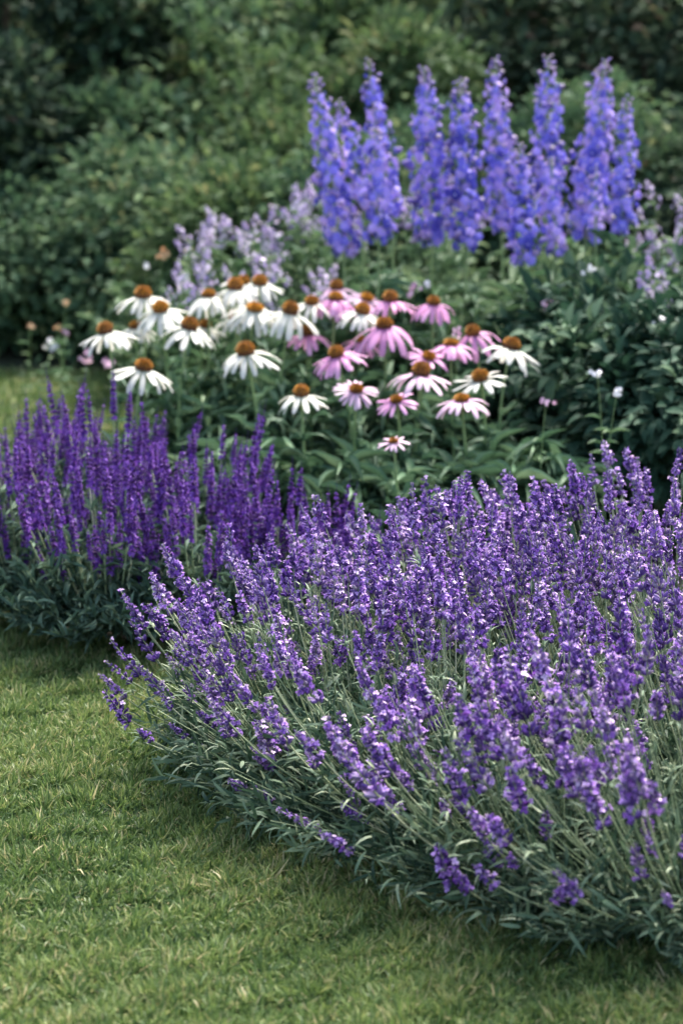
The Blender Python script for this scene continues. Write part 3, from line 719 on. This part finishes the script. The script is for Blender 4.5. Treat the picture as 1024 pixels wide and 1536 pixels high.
# clipped dark hedge closing the garden
root = thing('hedge', (0, 16.2, 0), 'long dark hedge closing the garden behind every tree', 'hedge')
n = 90000; g = Geo()
pos = np.stack([rng.uniform(-7, 7, n), rng.normal(0, .3, n), rng.uniform(0, 4.2, n)], -1)
pos[:, 1] += .25 * fnoise(pos[:, 0], pos[:, 2], 3, 4); s = .11 * rng.uniform(.6, 1.2, n)
scatter(g, LEAF_OVAL, pos, frames(rand_dir(n), np.array([0, -1, .8])), np.stack([s, s * .55, s], -1), np.clip(rng.normal(.4, .22, n), 0, 1), 'shrub_dark'); g.obj('foliage', root)
g = Geo(); k = 60; xs = rng.uniform(-7, 7, k)
g.tubes(np.stack([np.stack([xs + rng.normal(0, .1, k), rng.normal(0, .1, k), np.full(k, z)], -1) for z in (-.02, 1.2, 2.5, 3.9)], 1), np.array([.05, .04, .03, .01]), .4, 'bark', 5); g.obj('branches', root)

# ------------------------------------------------------------------ delphiniums
def palm_leaf():
    g = Geo()
    V = []; F = []
    for k, a in enumerate((-1.5, -.8, 0, .8, 1.5)):
        t = strap(4, [.3, .8, 1, .6, .03], .35, .3); v = t[0] * np.array([1 - .12 * abs(a), .3, 1]); c, s = math.cos(a * .75), math.sin(a * .75)
        v = np.stack([v[:, 0] * c - v[:, 1] * s, v[:, 0] * s + v[:, 1] * c, v[:, 2] + .002 * k], -1); b = len(V); V += list(v); F += [[q + b for q in f] for f in t[1]]
    g.raw(np.array(V), F, .5, 'herb'); return g.mesh('leaf')
PALM = palm_leaf()
def delph_spike(base, tip, wpx_w, purple, r):
    """florets from base to tip (arrays), half width wpx_w in m"""
    L = np.linalg.norm(tip - base); ax = nrm(tip - base); X = nrm(np.cross(ax, [.3, 1, .1])); Yv = np.cross(ax, X)
    n = int(L / .0037 * (wpx_w / .055) * 1.25); i = np.arange(n); f = (i + .5) / n; ph = i * 2.39996 + r.normal(0, .2, n)
    rad = wpx_w * np.interp(f, [0, .12, .5, .8, 1], [.70, 1, .95, .66, .22]) * r.uniform(.5, 1.12, n)
    er = np.cos(ph)[:, None] * X + np.sin(ph)[:, None] * Yv
    P = base + ax * (f * L)[:, None] + er * (rad * .80)[:, None] + r.normal(0, .003, (n, 3))
    g = Geo(); op = f < .90
    d = er + np.array([0, 0, .12]) + r.normal(0, .28, (n, 3)); dia = np.interp(f, [0, .5, .85, 1], [.036, .033, .022, .010]) * r.uniform(.8, 1.15, n) * (wpx_w / .055) ** .5 * .78
    var = np.clip(r.normal(.54 + purple, .32, n) + .25 * (f - .5) * (f > .5), 0, 1)
    g.inst(FLOWER_OPEN, P[op], frames(d[op], r.normal(size=(op.sum(), 3))), dia[op], var[op], 'delph')
    g.inst((FLOWER5[0] * np.array([1, .6, .6]) + np.array([.06, 0, 0]), FLOWER5[1], FLOWER5[2]), P[op], frames(d[op], r.normal(size=(op.sum(), 3))), dia[op], np.clip(var[op] + .22, 0, 1), 'delph')
    ey = op & (r.uniform(0, 1, n) < .75); g.inst((BUD[0] * .55, BUD[1]), P[ey] + nrm(d[ey]) * .002, frames(d[ey]), dia[ey] * .46, r.uniform(0, 1, ey.sum()), 'delph_eye')
    m = ~op | (r.uniform(0, 1, n) < .14); g.inst(BUD, P[m] - er[m] * .004, frames(d[m]), dia[m] * .9 + .003, r.uniform(0, 1, m.sum()), 'delph_bud')
    # spurs behind the flowers
    g.inst(BUD, P[op] - er[op] * (dia[op] * .55)[:, None], frames(er[op] * .8 + np.array([0, 0, -.3])), np.stack([dia[op] * .6, dia[op] * .2, dia[op] * .2], -1), np.clip(var[op] - .1, 0, 1), 'delph')
    # pedicels
    C = np.stack([base + ax * (f * L - .01)[:, None], P - er * (dia * .3)[:, None]], 1); g.tubes(C, .0009, .4, 'stem', 3)
    return g
DEL = [  # top px, bottom px, width px, purple, depth, label
 ((472, 112), (516, 382), 62, .0, 7.25, 'blue delphinium spire at the far left, leaning to the right towards its foot'),
 ((508, 150), (545, 300), 46, .12, 7.4, 'violet delphinium spire just behind the leftmost leaning one'),
 ((552, 90), (588, 325), 50, .0, 7.4, 'slim blue delphinium spire second highest on the left'),
 ((562, 190), (568, 360), 64, .22, 7.2, 'short mauve delphinium spire in front of the slim left one'),
 ((636, 100), (648, 365), 66, .05, 7.3, 'broad blue violet delphinium spire left of centre, standing free'),
 ((691, 116), (700, 372), 66, .0, 7.2, 'blue delphinium spire in the middle, in front of the round topped one'),
 ((742, 86), (752, 345), 56, .08, 7.45, 'round topped delphinium spire in the middle, behind its blue neighbour'),
 ((821, 84), (822, 320), 60, .0, 7.35, 'tallest blue delphinium spire, right of centre'),
 ((779, 215), (786, 396), 58, .0, 7.05, 'short blue delphinium spire in front, reaching lowest'),
 ((826, 235), (832, 382), 46, .25, 7.1, 'short mauve delphinium spire below the tallest one'),
 ((906, 90), (878, 358), 70, .05, 7.3, 'broad delphinium spire on the right, leaning left towards its foot'),
 ((940, 145), (932, 352), 54, -.02, 7.2, 'rightmost delphinium spire, deep blue'),
 ((894, 250), (893, 345), 28, .3, 7.05, 'tiny mauve delphinium side spire in front of the broad right one'),
]
for k, (t, b, wpx, pu, Y, label) in enumerate(DEL):
    r = np.random.default_rng(900 + k); tp = np.array(at(*t, Y)); bp = np.array(at(*b, Y - .04)); bp[1] = tp[1] - .03
    gx = bp[0] + (bp[0] - tp[0]) * .25 + r.normal(0, .015); base = np.array([gx, Y + .02, .018])
    root = thing('delphinium', base, label, 'delphinium', 'tall blue delphinium spires')
    delph_spike(bp - base, tp - base, wpx * .52 * Y / FPX, pu, r).obj('flower_spike', root)
    g = Geo(); P = bezier(np.zeros((1, 3)), (bp - base)[None] * np.array([.8, .8, .75]), (bp - base)[None], 7)
    P = np.concatenate([P, ((tp + bp) / 2 - base)[None, None], (tp - base)[None, None]], 1); g.tubes(P, np.linspace(.0062, .0015, 9), .7, 'stem', 6); g.obj('stem', root)
    for j in range(9):
        z = r.uniform(.08, .52); o = link('leaf', PALM, root); f = z / (bp[2] - base[2]); o.location = (bp - base) * f * np.array([.9, .9, 1])
        s = r.uniform(.08, .13); o.scale = (s, s, s); o.rotation_euler = (r.uniform(-.3, .3), -r.uniform(-.1, .7), r.uniform(0, 6.28))
for x, y, h, label in ((.0, 7.1, .50, 'leafy plant under the leftmost delphinium'), (.16, 7.3, .52, 'leafy plant under the slim left delphiniums'), (.33, 7.05, .50, 'leafy plant at the foot of the middle delphiniums'), (.52, 7.3, .55, 'leafy plant behind the stems of the front delphinium'), (.85, 7.35, .55, 'leafy plant under the rightmost delphinium'), (1.05, 7.2, .5, 'leafy plant at the right edge below the lilac spires')):
    herb(x, y, .17, h, 34, .09, .28, 'herb', label, tpls=LEAF_LANCE + LEAF_LONG)

# ------------------------------------------------------------------ lilac flowered perennials in the background
def lilac_spike(seed, n, L, rad):
    g = Geo(); r = np.random.default_rng(seed); i = np.arange(n); f = (i + .5) / n; ph = i * 2.4; er = np.stack([np.cos(ph), np.sin(ph), np.zeros(n)], -1)
    P = er * (rad * (1.1 - f) * r.uniform(.2, 1.3, n))[:, None] + np.array([0, 0, 1]) * (f * L)[:, None]
    g.inst(FLOWER_OPEN, P, frames(er + np.array([0, 0, .3]) + r.normal(0, .3, (n, 3))), r.uniform(.009, .016, n), r.uniform(0, 1, n), 'lilac'); g.tubes(np.array([[[0, 0, -.03], [0, 0, L]]]), .0015, .5, 'stem', 3)
    return g.mesh('flower_spike')
LIL = [lilac_spike(i, 13 + 3 * i, .06 + .016 * i, .030) for i in range(4)]
def lilac_plant(x, y, rad, h, nst, nfl, label, foliage='herb'):
    root, tip = herb(x, y, rad, h, nst, .055, .3, foliage, label, 'flowering plant', 'lilac_perennial', LEAF_LANCE, 'lilac flowered plants behind the coneflowers')
    idx = np.argsort(-tip[:, 2])[:nfl]
    for i in idx:
        o = link('flower_spike', random.choice(LIL), root); o.location = tip[i]; s = random.uniform(.7, 1.15); o.scale = (s, s, s); o.rotation_euler = (random.uniform(-.5, .5), random.uniform(-.7, .4), 0)
lilac_plant(-.30, 8.0, .22, .60, 60, 26, 'loose lilac flowering plant left of the delphiniums, above the white coneflowers')
lilac_plant(-.08, 8.1, .20, .66, 55, 22, 'lilac flowering plant beside the leftmost delphinium')
lilac_plant(-.38, 7.6, .20, .46, 55, 12, 'low green plant with scattered lilac flowers above the left white coneflowers')
lilac_plant(-.15, 7.5, .20, .48, 55, 12, 'low green plant with a few lilac flowers behind the top white coneflowers')
lilac_plant(.92, 7.7, .12, .68, 30, 14, 'lilac flowering plant right of the last delphinium')
lilac_plant(1.08, 7.5, .14, .62, 30, 14, 'lilac flowering plant cut off by the right edge of the photo')
lilac_plant(.80, 6.85, .10, .56, 16, 7, 'small plant with pale lilac spires over the dark broad leaves')
lilac_plant(.3, 8.3, .25, .6, 50, 6, 'green leafy plant behind the middle delphiniums')
lilac_plant(.7, 8.3, .25, .6, 50, 6, 'green leafy plant behind the right delphiniums')
herb(-.62, 8.7, .2, .36, 40, .06, .35, 'herb', 'low green herb at the border edge by the far lawn', tpls=LEAF_LANCE)
herb(-.55, 8.0, .18, .33, 40, .06, .35, 'herb', 'low green herb behind the leftmost coneflower', tpls=LEAF_LANCE)

# small single blooms
def small_bloom(px, py, Y, mat, dia, label, cat='flower'):
    p = at(px, py, Y); base = Vector((p.x + random.uniform(-.03, .03), Y + .03, .018)); root = thing('small_flower', base, label, cat, 'small scattered flowers')
    h = np.array(p - base); g = Geo(); C = bezier(np.zeros((1, 3)), h[None] * np.array([.2, .2, .6]), h[None], 8); g.tubes(C, np.linspace(.002, .0012, 8), .6, 'stem', 4)
    k = 10; s = rng.uniform(.03, .05, k); aa = rng.uniform(0, 6.28, k); g.inst(LEAF_LANCE[1], C[0][rng.integers(1, 6, k)], frames(np.stack([np.cos(aa), np.sin(aa), np.full(k, .5)], -1)), np.stack([s, s * .3, s], -1), rng.uniform(.2, .8, k), 'herb'); g.obj('stem', root)
    g = Geo(); n = 7; P = h + rng.normal(0, dia * .32, (n, 3)); g.inst(FLOWER_OPEN, P, frames(rng.normal(0, .4, (n, 3)) + np.array([0, -1, .4])), dia * rng.uniform(.4, .7, n), rng.uniform(0, 1, n), mat); g.obj('bloom', root)
for a in ((242, 382, 8.2, 'small_orange', .024, 'small orange bloom above the left white coneflowers'), (283, 374, 8.3, 'small_orange', .022, 'tiny orange bloom right of the larger orange one'),
          (220, 399, 8.2, 'small_white', .019, 'small pale bloom below and left of the orange one'), (99, 455, 8.3, 'small_orange', .018, 'small yellowish bloom over the dark shrub at left'),
          (46, 490, 8.4, 'small_orange', .018, 'small orange bloom nearest the left edge'), (86, 490, 8.4, 'small_orange', .018, 'yellow bloom just right of the leftmost orange one'),
          (78, 520, 8.4, 'small_white', .03, 'whitish bloom just above the far lawn'), (98, 498, 8.3, 'small_pink', .02, 'pinkish bloom beside the yellow one at left'),
          (277, 415, 8.0, 'small_white', .024, 'pale bloom behind the curled petal coneflower'), (620, 435, 7.0, 'small_pink', .026, 'pale pink bloom above the highest right pink coneflower'), (640, 425, 7.0, 'small_white', .022, 'whitish bloom beside the pale pink one over the coneflowers'),
          (818, 605, 6.1, 'small_pink', .018, 'dusky pink bloom in the dark leaves near the rightmost coneflower'), (820, 456, 6.9, 'small_pink', .024, 'small pink bloom beside the delphinium stems'), (687, 500, 6.6, 'small_pink', .02, 'pink bud behind the right pink coneflowers'),
          (925, 588, 6.1, 'small_white', .020, 'white bloom on the dark leaves at the right'), (994, 480, 6.5, 'small_white', .019, 'white bloom high on the dark leaves near the right edge'),
          (886, 405, 6.9, 'small_white', .02, 'tiny cream bloom under the right delphiniums'), (895, 560, 6.1, 'small_white', .018, 'tiny white bloom left of the larger white one'),
          (130, 535, 8.0, 'small_pink', .03, 'dusky pink bloom at the lawn edge below the leftmost coneflower'), (165, 545, 7.8, 'small_pink', .03, 'mauve pink bloom at the lawn edge between two white coneflowers')):
    small_bloom(*a)
print('objects', len(bpy.data.objects))
